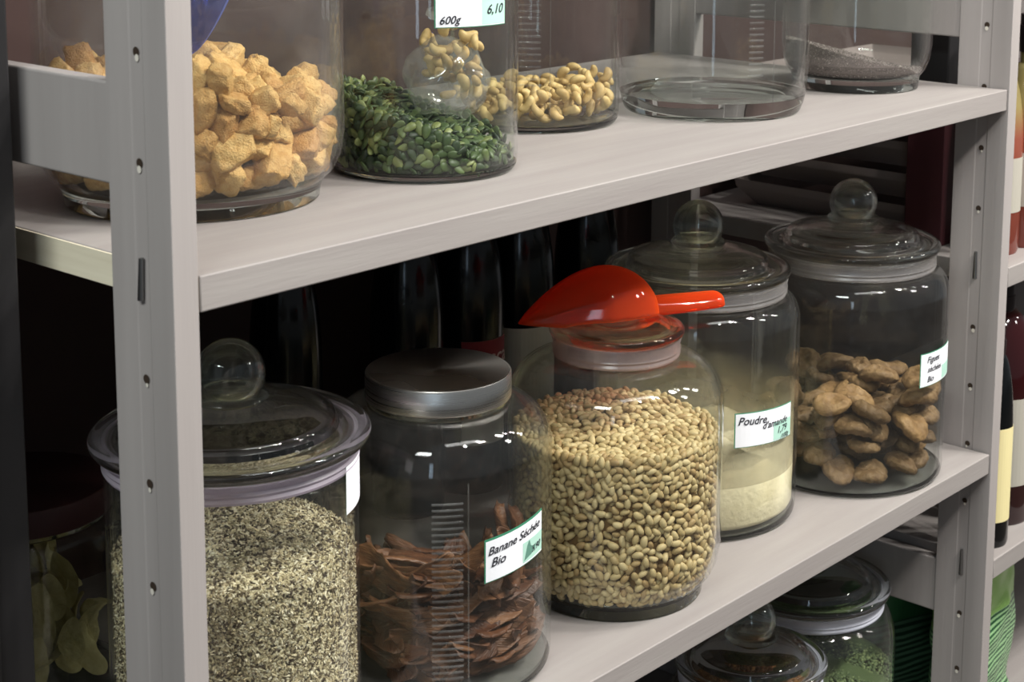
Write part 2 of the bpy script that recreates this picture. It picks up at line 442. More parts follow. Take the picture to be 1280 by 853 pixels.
# upper shelf
J1 = jar(.1594, .2149, ZU, .1245, 'large glass jar of sugared ginger chunks directly behind the left post, blue scoop inside', 'foot', nr=.102, fr_=.114, wall=g_dusty)
J2 = jar(.3796, .1669, ZU, .0846, 'glass jar of green pumpkin seeds with a green-edged white label, upper shelf', nr=.07, fr_=.078)
J3 = jar(.6389, .2660, ZU, .0901, 'glass jar with a shallow layer of cashew nuts, upper shelf', nr=.075, fr_=.083, seam=(-128,), ticks=(-142, 16, .05, .20, .0062))
J4 = jar(.8351, .1765, ZU, .1052, 'empty clear glass jar on the upper shelf between the cashew and poppy seed jars', 'foot4', nr=.088, fr_=.096, seam=(-107,), ticks=(-119, 9, .05, .2, .0062))
J5 = jar(1.1005, .1540, ZU, .0905, 'glass jar with a sloping layer of dark poppy seeds beside the right post', 'foot', nr=.075, fr_=.083)
# lower shelf
K1 = jar(.137, .144, ZL, .1015, 'wide glass jar nearly full of mixed grey and cream seeds behind the left post', nr=.0985, fr_=.1125, H1=.246, H2=.254, gasket=gask_lilac)
K2 = jar(.368, .139, ZL, .1038, 'glass jar of brown dried banana strips closed by a flat brushed steel lid', nr=.061, fr_=.0665, H1=.207, H2=.2505, zf=.272, lid='steel', gasket=None, ribs=.0007, seam=(-121,), ticks=(-131, 15, .03, .19, .0055))
K3 = jar(.598, .117, ZL, .1087, 'glass jar full of pale beans with an orange scoop lying on its lid', 'foot', nr=.060, fr_=.068, H1=.20, H2=.2435, zf=.266, lid='low', gasket=gask_pink)
K4 = jar(.8229, .1824, ZL, .1165, 'glass jar of white almond powder with knobbed lid, third jar from the right post is beans', nr=.0965, fr_=.1045, H1=.222)
K4['label'] = 'knob-lidded glass jar of white almond powder between the beans jar and the figs jar'
K5 = jar(1.0482, .1190, ZL, .1166, 'knob-lidded glass jar of brown dried figs standing next to the right post', nr=.0955, fr_=.1045, H1=.222)
K6 = jar(.085, .372, ZL, .088, 'short glass jar of pale dried slices in the dark back-left corner of the middle shelf', nr=.070, fr_=.076, H1=.135, H2=.165, zf=.185, lid='steel', gasket=None, metal=dark_lid)
# bottom shelf
L1 = jar(.852, .117, ZB, .098, 'lidded glass jar of dark brown grains on the bottom shelf, under the powder jar', nr=.079, fr_=.0885, gasket=gask_white)
L2 = jar(1.072, .180, ZB, .112, 'lidded glass jar of green split peas on the bottom shelf beside the right post', nr=.092, fr_=.104, gasket=gask_white)

for q_, gname in (((J1, J2, J3, J4, J5), 'glass jars on the upper shelf'), ((K1, K2, K3, K4, K5, K6), 'glass jars on the middle shelf'), ((L1, L2), 'glass jars on the bottom shelf')):
    for w_ in q_: w_['group'] = gname
jar_label(J2, .0846, -128.7, -79.3, .1352, .052, .0, [('600g', .05, .06, .0095, .05), ('6,10', .66, .20, .0115, .02)], (.60, .985, .03, .60))
jar_label(K2, .1038, -113, -73.8, .1135, .0400, .14, [('Banane S\u00e9ch\u00e9e', .04, .62, .0104, .03), ('Bio', .08, .34, .0112, .03), ('5,90', .74, .18, .0080, .05)], (.58, .985, .06, .52), drawing=True)
jar_label(K4, .1165, -122.5, -79.8, .1075, .039, -.03, [('Poudre', .04, .66, .0125, -.03), ("d'amande", .40, .46, .0108, .02), ('1,79', .66, .22, .0105, .05), ('/100g', .74, .03, .0070, .1)], (.60, .985, .04, .56), top=.0012)
jar_label(K5, .1166, -104.5, -66, .128, .0405, .0, [('Figues', .14, .70, .0105, 0), ('s\u00e9ch\u00e9es', .16, .42, .0095, 0), ('Bio', .16, .13, .0095, 0)], (.60, .98, .05, .45), top=.0012)
jl = jar_label(K1, .1015, -68.5, -40, .222, .040, .0, [], None, border=.0001, top=.0001)

# ------------------------------------------------------------------ loose contents
rng = np.random.default_rng(7)
def sphere_pts(k=1):
    import bmesh
    bm = bmesh.new(); bmesh.ops.create_icosphere(bm, subdivisions=k, radius=1)
    V = np.array([v.co[:] for v in bm.verts]); Fc = [tuple(v.index for v in f.verts) for f in bm.faces]; bm.free(); return V, Fc
def pack(n, R, z0, hfun, d, iters=50, seed=1, shell=None, camside=True):
    """n points about d apart inside a cylinder below the surface hfun(x, y)."""
    g = np.random.default_rng(seed)
    P = []
    while len(P) < n:
        q = g.uniform(-1, 1, (4000, 2))*R; q = q[(q**2).sum(1) < R*R]
        h = hfun(q[:, 0], q[:, 1]); z = z0+g.uniform(0, 1, len(q))*np.maximum(h.max()-z0, 0)
        ok = z < h
        if shell: 
            rr = np.sqrt((q**2).sum(1)); front = (q@np.array([-.78, -.62])) > -.35*R
            ok &= ((rr > R-shell) & front) | (z > h-shell)
        for a, zz in zip(q[ok], z[ok]):
            P.append((a[0], a[1], zz))
    P = np.array(P[:n])
    for it in range(iters):
        D = P[:, None, :]-P[None, :, :]; r2 = (D**2).sum(-1)+1e-12; np.fill_diagonal(r2, 9)
        r = np.sqrt(r2); w = np.clip(d-r, 0, None)/r*.28
        P += (D*w[:, :, None]).sum(1)
        rr = np.sqrt(P[:, 0]**2+P[:, 1]**2); k = np.minimum(1, R/np.maximum(rr, 1e-9)); P[:, 0] *= k; P[:, 1] *= k
        P[:, 2] = np.clip(P[:, 2], z0, np.maximum(z0, hfun(P[:, 0], P[:, 1])))
        if shell:
            rr = np.sqrt(P[:, 0]**2+P[:, 1]**2); h = hfun(P[:, 0], P[:, 1])
            deep = (rr < R-shell) & (P[:, 2] < h-shell)
            P[deep, 2] = h[deep]-shell
    return P
def rot(g, flat=None):
    q = g.normal(size=4); q /= np.linalg.norm(q); w, x, y, z = q
    return np.array([[1-2*(y*y+z*z), 2*(x*y-z*w), 2*(x*z+y*w)], [2*(x*y+z*w), 1-2*(x*x+z*z), 2*(y*z-x*w)], [2*(x*z-y*w), 2*(y*z+x*w), 1-2*(x*x+y*y)]])
def wall_rot(g, p, R, tilt=.35):
    """Long axis tangential to the glass when near it."""
    rr = sqrt(p[0]**2+p[1]**2)
    n = np.array([p[0]/max(rr, 1e-6), p[1]/max(rr, 1e-6), 0]) if rr > R*.86 else np.array([0, 0, 1.])
    n = n+g.normal(size=3)*tilt; n /= np.linalg.norm(n)
    a = np.cross(n, [0, 0, 1.] if abs(n[2]) < .9 else [1., 0, 0]); a /= np.linalg.norm(a); b = np.cross(n, a)
    th = g.uniform(0, pi); t = a*cos(th)+b*sin(th); s = np.cross(n, t)
    return np.stack([t, s, n], 1)         # columns: long, wide, thin
def scatter(J, name, meshes, P, rots, scales, label, cat, group, Rc=None, zc=None):
    base = np.array(J.location)
    vs = [np.array([q.co[:] for q in m_.vertices]) for m_ in meshes]
    if Rc:                                   # keep every piece inside the glass
        P = [np.array(p) for p in P]
        for k, p in enumerate(P):
            for it in range(10):
                w_ = (vs[k % len(vs)]*scales[k])@rots[k].T+p; rr = np.sqrt((w_[:, :2]**2).sum(1)); m_ = rr.argmax()
                if rr[m_] < Rc and w_[:, 2].min() > zc: break
                if rr[m_] >= Rc: p[:2] -= w_[m_, :2]/rr[m_]*(rr[m_]-Rc+.0004)
                if w_[:, 2].min() <= zc: p[2] += zc+.0003-w_[:, 2].min()
    for k, p in enumerate(P):
        o = bpy.data.objects.new(name, meshes[k % len(meshes)]); COL.objects.link(o)
        m = Matrix(rots[k].tolist()).to_4x4() @ Matrix.Diagonal((*(scales[k] if hasattr(scales[k], '__len__') else (scales[k],)*3), 1))
        m.translation = Vector((base+p).tolist()); o.matrix_world = m
        tag(o, label, cat, group)
def bulk(J, name, tv, tf, P, rots, scales, mat, label, cat, extra=None, smooth=True, gap=None):
    """Everything beyond the single pieces as one mesh."""
    n = len(P); nv = len(tv); tf = np.array(tf)
    V = np.empty((n, nv, 3))
    for k in range(n): V[k] = (tv*scales[k])@rots[k].T+P[k]
    Fc = (tf[None]+(np.arange(n)*nv)[:, None, None]).reshape(-1, tf.shape[1])
    V = V.reshape(-1, 3)
    me = bpy.data.meshes.new(name)
    VV = V.tolist(); FF = Fc.tolist()
    if extra is not None:
        k = len(VV); VV += [tuple(v) for v in extra[0]]; FF += [tuple(i+k for i in f) for f in extra[1]]
    me.from_pydata(VV, [], FF); me.materials.append(mat)
    if gap:
        me.materials.append(solid(name+'_underlayer', gap, .8, .1)); idx = np.zeros(len(FF), dtype=np.int32); idx[len(Fc):] = 1; me.polygons.foreach_set('material_index', idx)  # darker core colour stands in for shade in the gaps between pieces
    if smooth: me.polygons.foreach_set('use_smooth', [True]*len(me.polygons))
    me.update()
    o = bpy.data.objects.new(name, me); COL.objects.link(o); o.location = J.location
    return tag(o, label, cat, None, 'stuff')
def fill(R, z0, hfun, nr=14, na=64, inset=0.0, amp=0, seed=3, rfoot=0.0):
    """Closed body of bulk material: bottom, wall, and a top surface following hfun."""
    g = np.random.default_rng(seed); V = [(0, 0, z0)]; Fc = []
    R -= inset
    rows = []
    def ring(r, zf):
        k = len(V); 
        for i in range(na):
            a = 2*pi*i/na; x, y = r*cos(a), r*sin(a)
            hh = float(hfun(np.array([x]), np.array([y]))[0])-inset
            z = min(zf, max(z0, hh)) if not callable(zf) else hh+g.normal()*amp
            z = max(z, z0)
            if rfoot and z < z0+rfoot*1.2:
                lim_ = (R-rfoot+rfoot*((z-z0)/(rfoot*1.2))**.5)/max(r, 1e-9)
                if lim_ < 1: x *= lim_; y *= lim_
            V.append((x, y, z))
        rows.append(range(k, k+na))
    ring(R-rfoot, z0); 
    if rfoot: ring(R-rfoot*.3, z0+rfoot*.5); ring(R, z0+rfoot*1.2)
    for k in range(nr): ring(R*(1-k/nr), hfun)
    V.append((0, 0, float(hfun(np.zeros(1), np.zeros(1))[0])-inset)); top = len(V)-1
    for i in range(na): Fc.append((0, rows[0][(i+1) % na], rows[0][i]))
    for a, b_ in zip(rows, rows[1:]):
        for i in range(na): Fc.append((a[i], a[(i+1) % na], b_[(i+1) % na], b_[i]))
    for i in range(na): Fc.append((rows[-1][i], rows[-1][(i+1) % na], top))
    return V, Fc
def noisy(V, amp, seed, freq=2.0):
    from mathutils import noise as mn
    return np.array([np.array(v)*(1+amp*mn.noise(Vector((v[0]*freq+seed*7.1, v[1]*freq, v[2]*freq)))) for v in V])

# --- beans (K3)
bean_m = solid('bean_skin', lin(206, 186, 138), .5, .35, bump=.1, bscale=200, rand=[(0, lin(162, 134, 90)), (.4, lin(186, 164, 116)), (1, lin(204, 184, 138))])
bean_mi = solid('bean_skin_bulk', lin(206, 186, 138), .5, .35, rand=[(0, lin(162, 134, 90)), (.4, lin(186, 164, 116)), (1, lin(204, 184, 138))], island=True)
sv, sf = sphere_pts(2)
bv = sv.copy(); bv[:, 1] -= .22*(bv[:, 0]**2)*-1*1.0; bv[:, 1] += -.22      # kidney bend
bv = bv*np.array([1.0, .58, .54])
def hb(x, y): return .166+.012*np.exp(-((x-.03)**2+(y-.03)**2)/.006)-.0*x
R3 = .1087-.0045-.0035
g = np.random.default_rng(11)
Pb = pack(3300, R3, .019, hb, .0079, 24, 5, shell=.011)
rr = np.sqrt((Pb[:, :2]**2).sum(1))
low = Pb[:, 2] < .055
lim = R3*(.86+.14*np.clip((Pb[:, 2]-.016)/.036, 0, 1)**.6); k = np.minimum(1, lim/np.maximum(rr, 1e-9)); Pb[:, :2] *= k[:, None]
dcam = (Pb+np.array(K3.location))-np.array(cam.location); dist = np.linalg.norm(dcam, axis=1)
rr = np.sqrt((Pb[:, :2]**2).sum(1)); score = dist+np.where(rr > R3*.93, 0, .5)
order = np.argsort(score); Pb = Pb[order]
rb = [wall_rot(g, p, R3, .3) for p in Pb]; sb = [.0058*g.uniform(.86, 1.16) for _ in Pb]
bmeshes = []
for k in range(3):
    me = bpy.data.meshes.new('bean'); vv = noisy(bv, .08, k); me.from_pydata(vv.tolist(), [], sf); me.materials.append(bean_m); me.polygons.foreach_set('use_smooth', [True]*len(me.polygons)); bmeshes.append(me)
scatter(K3, 'bean', bmeshes, Pb[:300], rb[:300], sb[:300], 'pale beige bean pressed against the front of the glass in the full beans jar', 'bean', 'beans in the beans jar')
sv1, sf1 = sphere_pts(1); bv1 = sv1*np.array([1.0, .66, .58])
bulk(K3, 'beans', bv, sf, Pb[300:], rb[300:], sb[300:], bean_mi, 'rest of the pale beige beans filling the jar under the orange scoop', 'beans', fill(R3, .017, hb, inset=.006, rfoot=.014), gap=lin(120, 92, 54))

# --- mixed seeds (K1)
seed_mi = solid('mixed_seed', (.5, .5, .5, 1), .6, .25, rand=[(0, lin(62, 52, 44)), (.24, lin(96, 84, 66)), (.42, lin(168, 154, 122)), (.7, lin(198, 186, 150)), (1, lin(224, 216, 190))], island=True)
def hk1(x, y): return .178+.030*np.exp(-((x-.015)**2+(y-.03)**2)/.0045)
g = np.random.default_rng(21)
n = 30000; R1 = .1015-.0048
th = g.uniform(radians(-205), radians(-20), n); z = g.uniform(.011, .20, n)
P = np.stack([R1*np.cos(th), R1*np.sin(th), z], 1); P = P[P[:, 2] < hk1(P[:, 0], P[:, 1])]
n2 = 11000; a = g.uniform(0, 2*pi, n2); r = R1*np.sqrt(g.uniform(0, 1, n2)); T2 = np.stack([r*np.cos(a), r*np.sin(a), np.zeros(n2)], 1); T2[:, 2] = hk1(T2[:, 0], T2[:, 1])+g.uniform(-.0012, .0005, n2)
P = np.concatenate([P, T2])
ov = np.array([(1, 0, 0), (-1, 0, 0), (0, 1, 0), (0, -1, 0), (0, 0, 1), (0, 0, -1)])*np.array([.0029, .0014, .0011]); of = [(0, 2, 4), (2, 1, 4), (1, 3, 4), (3, 0, 4), (2, 0, 5), (1, 2, 5), (3, 1, 5), (0, 3, 5)]
bulk(K1, 'mixed_seeds', ov, of, P, [wall_rot(g, p, R1, .5) for p in P], [g.uniform(.7, 1.3) for _ in P], seed_mi, 'mixed grey and cream seeds heaped in the wide jar behind the left post', 'seeds', fill(R1, .0105, hk1, inset=.0012), smooth=False)

# --- ginger (J1)
ging_m = solid('sugared_ginger', lin(232, 202, 150), .55, .35, bump=.9, bscale=9, var=lin(206, 166, 108), vscale=2.2, rand=[(0, lin(214, 190, 160)), (.5, lin(240, 226, 196)), (1, lin(255, 246, 222))])
def chunk(seed):
    import bmesh
    from mathutils import noise as mn
    g = np.random.default_rng(seed); bm = bmesh.new(); bmesh.ops.create_cube(bm, size=2)
    bmesh.ops.subdivide_edges(bm, edges=bm.edges[:], cuts=9, use_grid_fill=True)
    s = g.uniform([.9, .7, .55], [1.25, 1.0, .85])
    sh = g.uniform(-.25, .25, 3)
    for v in bm.verts:
        c = np.array(v.co[:]); l = np.abs(c).max(); sp = c/np.linalg.norm(c)
        c = c*.56+sp*.54
        c = c*(1+.17*mn.noise(Vector(c.tolist())*1.7+Vector((seed*3.3, 0, 0)))+.06*mn.noise(Vector(c.tolist())*5+Vector((seed, 0, 0)))+.025*mn.noise(Vector(c.tolist())*14+Vector((seed, 0, 0))))
        c[0] += sh[0]*c[2]; c[1] += sh[1]*c[0]*.6; v.co = (c*s).tolist()
    me = bpy.data.meshes.new('ginger_chunk'); bm.to_mesh(me); bm.free(); me.materials.append(ging_m)
    me.polygons.foreach_set('use_smooth', [True]*len(me.polygons)); return me
cm = [chunk(k) for k in range(10)]
def hg(x, y): return .098+.016*np.sin(x*40+1)*np.cos(y*33)-.03*(y-x*.3)-.0*x
Rg = .1245-.0155
Pg = pack(350, Rg, .027, hg, .0222, 70, 9)
g = np.random.default_rng(3)
lim = Rg*(.90+.10*np.clip((Pg[:, 2]-.03)/.03, 0, 1)); rr = np.sqrt((Pg[:, :2]**2).sum(1)); Pg[:, :2] *= np.minimum(1, lim/np.maximum(rr, 1e-9))[:, None]
vis = (np.sqrt((Pg[:, :2]**2).sum(1)) > Rg*.75) & (Pg[:, :2]@np.array([-.75, -.65]) > -.05) | (Pg[:, 2] > hg(Pg[:, 0], Pg[:, 1])-.03)
Pg = Pg[vis]
scatter(J1, 'ginger_chunk', cm, Pg, [rot(g) for _ in Pg], [.0126*g.uniform(.8, 1.15) for _ in Pg], 'sugared golden ginger chunk heaped with others in the jar behind the left post', 'candied ginger', 'sugared ginger chunks in the jar', .1245-.0048, .0178)

# --- pumpkin seeds (J2)
seed_cols = [(0, lin(34, 48, 28)), (.4, lin(52, 70, 38)), (.75, lin(74, 92, 50)), (1, lin(122, 130, 78))]
pump_m = solid('pumpkin_seed_skin', lin(80, 104, 52), .45, .4, rand=seed_cols)
pump_mi = solid('pumpkin_seed_bulk', lin(80, 104, 52), .45, .4, rand=seed_cols, island=True)
pv = sv.copy(); pv[:, 1] *= (1-.35*pv[:, 0]); pv = pv*np.array([1, .58, .26])
def hp(x, y): return .046-.40*(x*.62-y*.78)+.004*np.sin(x*90)
R2 = .0846-.0055
g = np.random.default_rng(31)
Pp = pack(1550, R2, .011, hp, .0078, 30, 6, shell=.012)
sc = np.linalg.norm(Pp+np.array(J2.location)-np.array(cam.location), axis=1)+np.where((np.sqrt((Pp[:, :2]**2).sum(1)) > R2*.9) | (Pp[:, 2] > hp(Pp[:, 0], Pp[:, 1])-.003), 0, .3)
Pp = Pp[np.argsort(sc)]
rp = [wall_rot(g, p, R2, .4) for p in Pp]; sp_ = [.0066*g.uniform(.85, 1.12) for _ in Pp]
pms = []
for k in range(2):
    me = bpy.data.meshes.new('pumpkin_seed'); me.from_pydata(noisy(pv, .1, k+9).tolist(), [], sf); me.materials.append(pump_m); me.polygons.foreach_set('use_smooth', [True]*len(me.polygons)); pms.append(me)
scatter(J2, 'pumpkin_seed', pms, Pp[:300], rp[:300], sp_[:300], 'flat dark green pumpkin seed lying against the front glass of the pumpkin seed jar', 'pumpkin seed', 'pumpkin seeds in the jar')
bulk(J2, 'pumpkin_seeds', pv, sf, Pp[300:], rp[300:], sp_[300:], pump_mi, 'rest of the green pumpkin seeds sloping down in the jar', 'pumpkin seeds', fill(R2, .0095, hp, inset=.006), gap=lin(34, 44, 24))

# --- crumpled clear bag of nuts standing in J2
film = milky('clear_film', (.72, .74, .70, 1), .13, .12, .16)
def crumple(w, h, d, seed, nx=26, nz=26):
    from mathutils import noise as mn
    V = []; Fc = []
    for i in range(nz+1):
        for j in range(nx):
            a = 2*pi*j/nx; t = i/nz
            k = (sin(pi*min(1, t*1.15+.12)))**.5 if t < .9 else .62
            x = w*cos(a)*k; y = d*sin(a)*k; z = h*t
            nn = mn.noise(Vector((x*38+seed, y*38, z*30)))
            nf = abs(mn.noise(Vector((cos(a)*3+seed*2, sin(a)*3, z*60))))
            V.append((x*(1+.25*nn)+.004*nf, y*(1+.35*nn)-.004*nf, z+.006*nn))
    for i in range(nz):
        for j in range(nx): Fc.append((i*nx+j, i*nx+(j+1) % nx, (i+1)*nx+(j+1) % nx, (i+1)*nx+j))
    Fc.append(tuple(range(nx))[::-1])
    return V, Fc
bag = thing('plastic_bag', 'crumpled clear plastic bag of pale nuts leaning inside the pumpkin seed jar', 'bag', (.398, .162, ZU+.046))
V, Fc = crumple(.046, .095, .034, 4); fb = mesh('film', V, Fc, film, bag, True); fb.rotation_euler = (0, .18, .2)

# --- cashews (J3 and in the bag)
cash_m = solid('cashew_skin', lin(226, 206, 160), .5, .35, var=lin(214, 192, 146), vscale=3, rand=[(0, lin(214, 196, 164)), (1, lin(250, 240, 214))])
def cashew(seed):
    V = []; Fc = []; n = 16; m = 12
    for i in range(n+1):
        t = i/n; a = radians(5+170*t); rr_ = .50*(sin(pi*min(.97, max(.03, t*.94+.03))))**.42*(1.12-.35*t)
        c = np.array([cos(a)*.60, sin(a)*.60, 0]); e = np.array([cos(a), sin(a), 0])
        for j in range(m):
            b_ = 2*pi*j/m; V.append(tuple(c+e*rr_*cos(b_)+np.array([0, 0, 1])*rr_*sin(b_)*.85))
    for i in range(n):
        for j in range(m): Fc.append((i*m+j, i*m+(j+1) % m, (i+1)*m+(j+1) % m, (i+1)*m+j))
    Fc += [tuple(range(m))[::-1], tuple(range(n*m, (n+1)*m))]
    me = bpy.data.meshes.new('cashew'); me.from_pydata(V, [], Fc); me.materials.append(cash_m); me.polygons.foreach_set('use_smooth', [True]*len(me.polygons)); return me
cas = [cashew(1)]
def hc(x, y): return .030+.20*(x*.72-y*.55)*(x*.72-y*.55 > 0)
g = np.random.default_rng(41)
Pc = pack(135, .0901-.012, .0155, lambda x, y: .034+.24*np.maximum(0, x*.76-y*.65)+.05*np.maximum(0, -x*.76+y*.65), .0165, 60, 3)
scatter(J3, 'cashew', cas, Pc, [rot(g) for _ in Pc], [.0112*g.uniform(.85, 1.1) for _ in Pc], 'curved cream cashew nut in the shallow layer at the bottom of the cashew jar', 'cashew', 'cashews in the jar', .0901-.0044, .0086)
Pq = pack(34, .024, .018, lambda x, y: .078+0*x, .0165, 60, 4); Pq[:, 0] += .012
scatter(bag, 'cashew', cas, Pq, [rot(g) for _ in Pq], [.0110*g.uniform(.8, 1.05) for _ in Pq], 'pale nut inside the crumpled plastic bag in the pumpkin seed jar', 'nut', 'nuts in the plastic bag')

# --- poppy seeds (J5)
pop_m = solid('poppy_seed', lin(100, 90, 86), .8, .3, bump=1.0, bscale=700, var=lin(70, 62, 60), vscale=420, coord='Object')
def h5(x, y): return .036+.26*np.maximum(-.06, (-x*.80+y*.60))+.002*np.sin(x*70+y*40)
R5 = .0905-.005
V, Fc = fill(R5, .0185, lambda x, y: np.maximum(.0188, h5(x, y)), nr=30, na=128, amp=.0003, rfoot=.012)
g = np.random.default_rng(5)
n = 9000; a = g.uniform(0, 2*pi, n); r = R5*np.sqrt(g.uniform(0, 1, n)); P = np.stack([r*np.cos(a), r*np.sin(a), np.zeros(n)], 1); P[:, 2] = np.maximum(.0188, h5(P[:, 0], P[:, 1]))+.0002
th = g.uniform(radians(-215), radians(-10), 26000); zz = g.uniform(.0188, .11, 26000); kk = 1-.14*np.clip((.036-zz)/.018, 0, 1)**2
PW_ = np.stack([(R5-.0003)*kk*np.cos(th), (R5-.0003)*kk*np.sin(th), zz], 1); P = np.concatenate([P, PW_[PW_[:, 2] < h5(PW_[:, 0], PW_[:, 1])]])
lm_ = R5-.012+.012*np.clip((P[:, 2]-.0185)/.0144, 0, 1)**.5; rr = np.sqrt((P[:, :2]**2).sum(1)); P = P[rr < lm_+.0006]
pop_i = solid('poppy_grain', lin(110, 100, 96), .6, .3, rand=[(0, lin(64, 56, 54)), (.7, lin(112, 102, 98)), (1, lin(190, 180, 172))], island=True)
bulk(J5, 'poppy_seeds', ov*.34, of, P, [rot(g) for _ in P], [g.uniform(.7, 1.4) for _ in P], pop_i, 'dark grey poppy seeds lying in a slope in the jar beside the right post', 'seeds', (V, Fc), smooth=False).data.materials.append(pop_m)

# --- dried banana strips (K2)
ban_m = solid('dried_banana', lin(132, 98, 74), .45, .4, bump=.8, bscale=110, var=lin(82, 58, 44), vscale=40, stretch=(1, 6, 1), rand=[(0, lin(170, 140, 120)), (.6, lin(220, 200, 180)), (1, lin(255, 236, 205))])
def strip(seed):
    from mathutils import noise as mn
    g = np.random.default_rng(seed); n = 30; m = 12; Lh = g.uniform(.048, .070); w = g.uniform(.010, .016); th = .0035
    bend = g.uniform(.3, 1.1); tw = g.uniform(-1.4, 1.4); V = []; Fc = []
    for i in range(n+1):
        t = i/n*2-1; e = max(.12, 1-abs(t)**3.5)**.5; c = np.array([Lh*t, bend*.02*t*t, .006*sin(3*t+seed)])
        a = tw*t
        for j in range(m):
            b_ = 2*pi*j/m; y = w*e*cos(b_); z = th*e*sin(b_)+.0035*cos(b_)**2*1.2
            k = 1+.28*mn.noise(Vector((t*5, cos(b_)*2+seed, sin(b_)*2)))
            y *= k; V.append((c[0], c[1]+y*cos(a)-z*sin(a), c[2]+y*sin(a)+z*cos(a)+.0015*mn.noise(Vector((t*11+seed, j, 0)))))
    for i in range(n):
        for j in range(m): Fc.append((i*m+j, i*m+(j+1) % m, (i+1)*m+(j+1) % m, (i+1)*m+j))
    Fc += [tuple(range(m))[::-1], tuple(range(n*m, (n+1)*m))]
    me = bpy.data.meshes.new('banana_strip'); me.from_pydata(V, [], Fc); me.materials.append(ban_m); me.polygons.foreach_set('use_smooth', [True]*len(me.polygons)); return me
bs = [strip(k) for k in range(7)]
g = np.random.default_rng(52); Rk = .1038-.012
cnt = 0; PB = []; RB = []
def place_strip(az, r, z, lean, turn):
    e = np.array([cos(az), sin(az), 0]); tng = np.array([-sin(az), cos(az), 0]); up = np.array([0, 0, 1.])
    x = tng*cos(lean)+up*sin(lean); nrm = e*cos(turn)+np.cross(x, e)*sin(turn); nrm -= x*(nrm@x); nrm /= np.linalg.norm(nrm)
    y = np.cross(nrm, x); PB.append(e*r+up*z); RB.append(np.stack([x, y, nrm], 1))
for k in range(70):
    az = radians(g.uniform(-235, 10)); z = g.uniform(.012, .104); place_strip(az, Rk*g.uniform(.58, .76), z, g.uniform(-.85, .85) if .045 < z < .09 else g.uniform(-.25, .25), g.uniform(-.6, .6))
for k in range(22):
    place_strip(g.uniform(0, 2*pi), Rk*g.uniform(0, .42), g.uniform(.022, .10), g.uniform(-.5, .5), g.uniform(0, 3))
SB = []
for k, (p, r_b) in enumerate(zip(PB, RB)):
    v = np.array([q.co[:] for q in bs[k % len(bs)].vertices]); sc_ = 1.0
    for it in range(14):
        w_ = (v*sc_)@r_b.T+p; rr = np.sqrt((w_[:, :2]**2).sum(1)); m_ = rr.argmax()
        if rr[m_] < .0995 and w_[:, 2].min() > .0084: break
        if rr[m_] >= .0995: p[:2] -= w_[m_, :2]/rr[m_]*(rr[m_]-.099); sc_ *= .975
        if w_[:, 2].min() <= .0084: p[2] += .0088-w_[:, 2].min()
    SB.append(sc_)
scatter(K2, 'banana_strip', bs, PB, RB, SB, 'leathery brown dried banana strip in the jar with the steel lid', 'dried banana', 'dried banana strips in the jar')

# --- almond powder (K4)
pow_m = solid('almond_powder', lin(226, 216, 184), .9, .1, bump=.6, bscale=160, var=lin(208, 196, 160), vscale=26)
def h4(x, y):
    return .072+.30*np.maximum(0, -x*.9+y*.25)*0+.008*np.sin(x*60+y*30)+.028*np.exp(-((x+.04)**2+(y+.05)**2)/.002)+.012*np.sin(x*110)*np.cos(y*90)*.3
V, Fc = fill(.1165-.0048, .0100, h4, nr=34, na=128, amp=.0007, rfoot=.006)
o = mesh('almond_powder', V, Fc, pow_m, None, True); o.location = K4.location
tag(o, 'cream white almond powder heaped in the bottom of the powder jar', 'powder', None, 'stuff')
# powder film clinging to the inside of the glass
dustm, nt, out = new_mat('clinging_powder')
t_ = N(nt, 'ShaderNodeBsdfTransparent'); d_ = N(nt, 'ShaderNodeBsdfDiffuse'); d_.inputs[0].default_value = lin(214, 204, 172)
tc = N(nt, 'ShaderNodeTexCoord'); sx = N(nt, 'ShaderNodeSeparateXYZ'); nt.links.new(tc.outputs['Object'], sx.inputs[0])
mr = N(nt, 'ShaderNodeMapRange'); mr.inputs['From Min'].default_value = .07; mr.inputs['From Max'].default_value = .152; mr.inputs['To Min'].default_value = .70; mr.inputs['To Max'].default_value = .0
nt.links.new(sx.outputs[2], mr.inputs[0]); nz = noise(nt, 30, 5); ml = N(nt, 'ShaderNodeMath', operation='MULTIPLY'); nt.links.new(mr.outputs[0], ml.inputs[0])
nr_ = ramp(nt, nz.outputs[0], [(.3, (.55, .55, .55, 1)), (.65, (1, 1, 1, 1))]); nt.links.new(nr_.outputs[0], ml.inputs[1])
mx = N(nt, 'ShaderNodeMixShader'); nt.links.new(ml.outputs[0], mx.inputs[0]); nt.links.new(t_.outputs[0], mx.inputs[1]); nt.links.new(d_.outputs[0], mx.inputs[2]); nt.links.new(mx.outputs[0], out.inputs[0])
o = rev('clinging_powder', [(.1118, .060), (.1118, .155), (.1113, .155), (.1113, .060)], dustm, None, 96, True); o.location = K4.location
tag(o, 'thin film of pale powder clinging to the glass above the almond powder', 'powder', None, 'stuff')

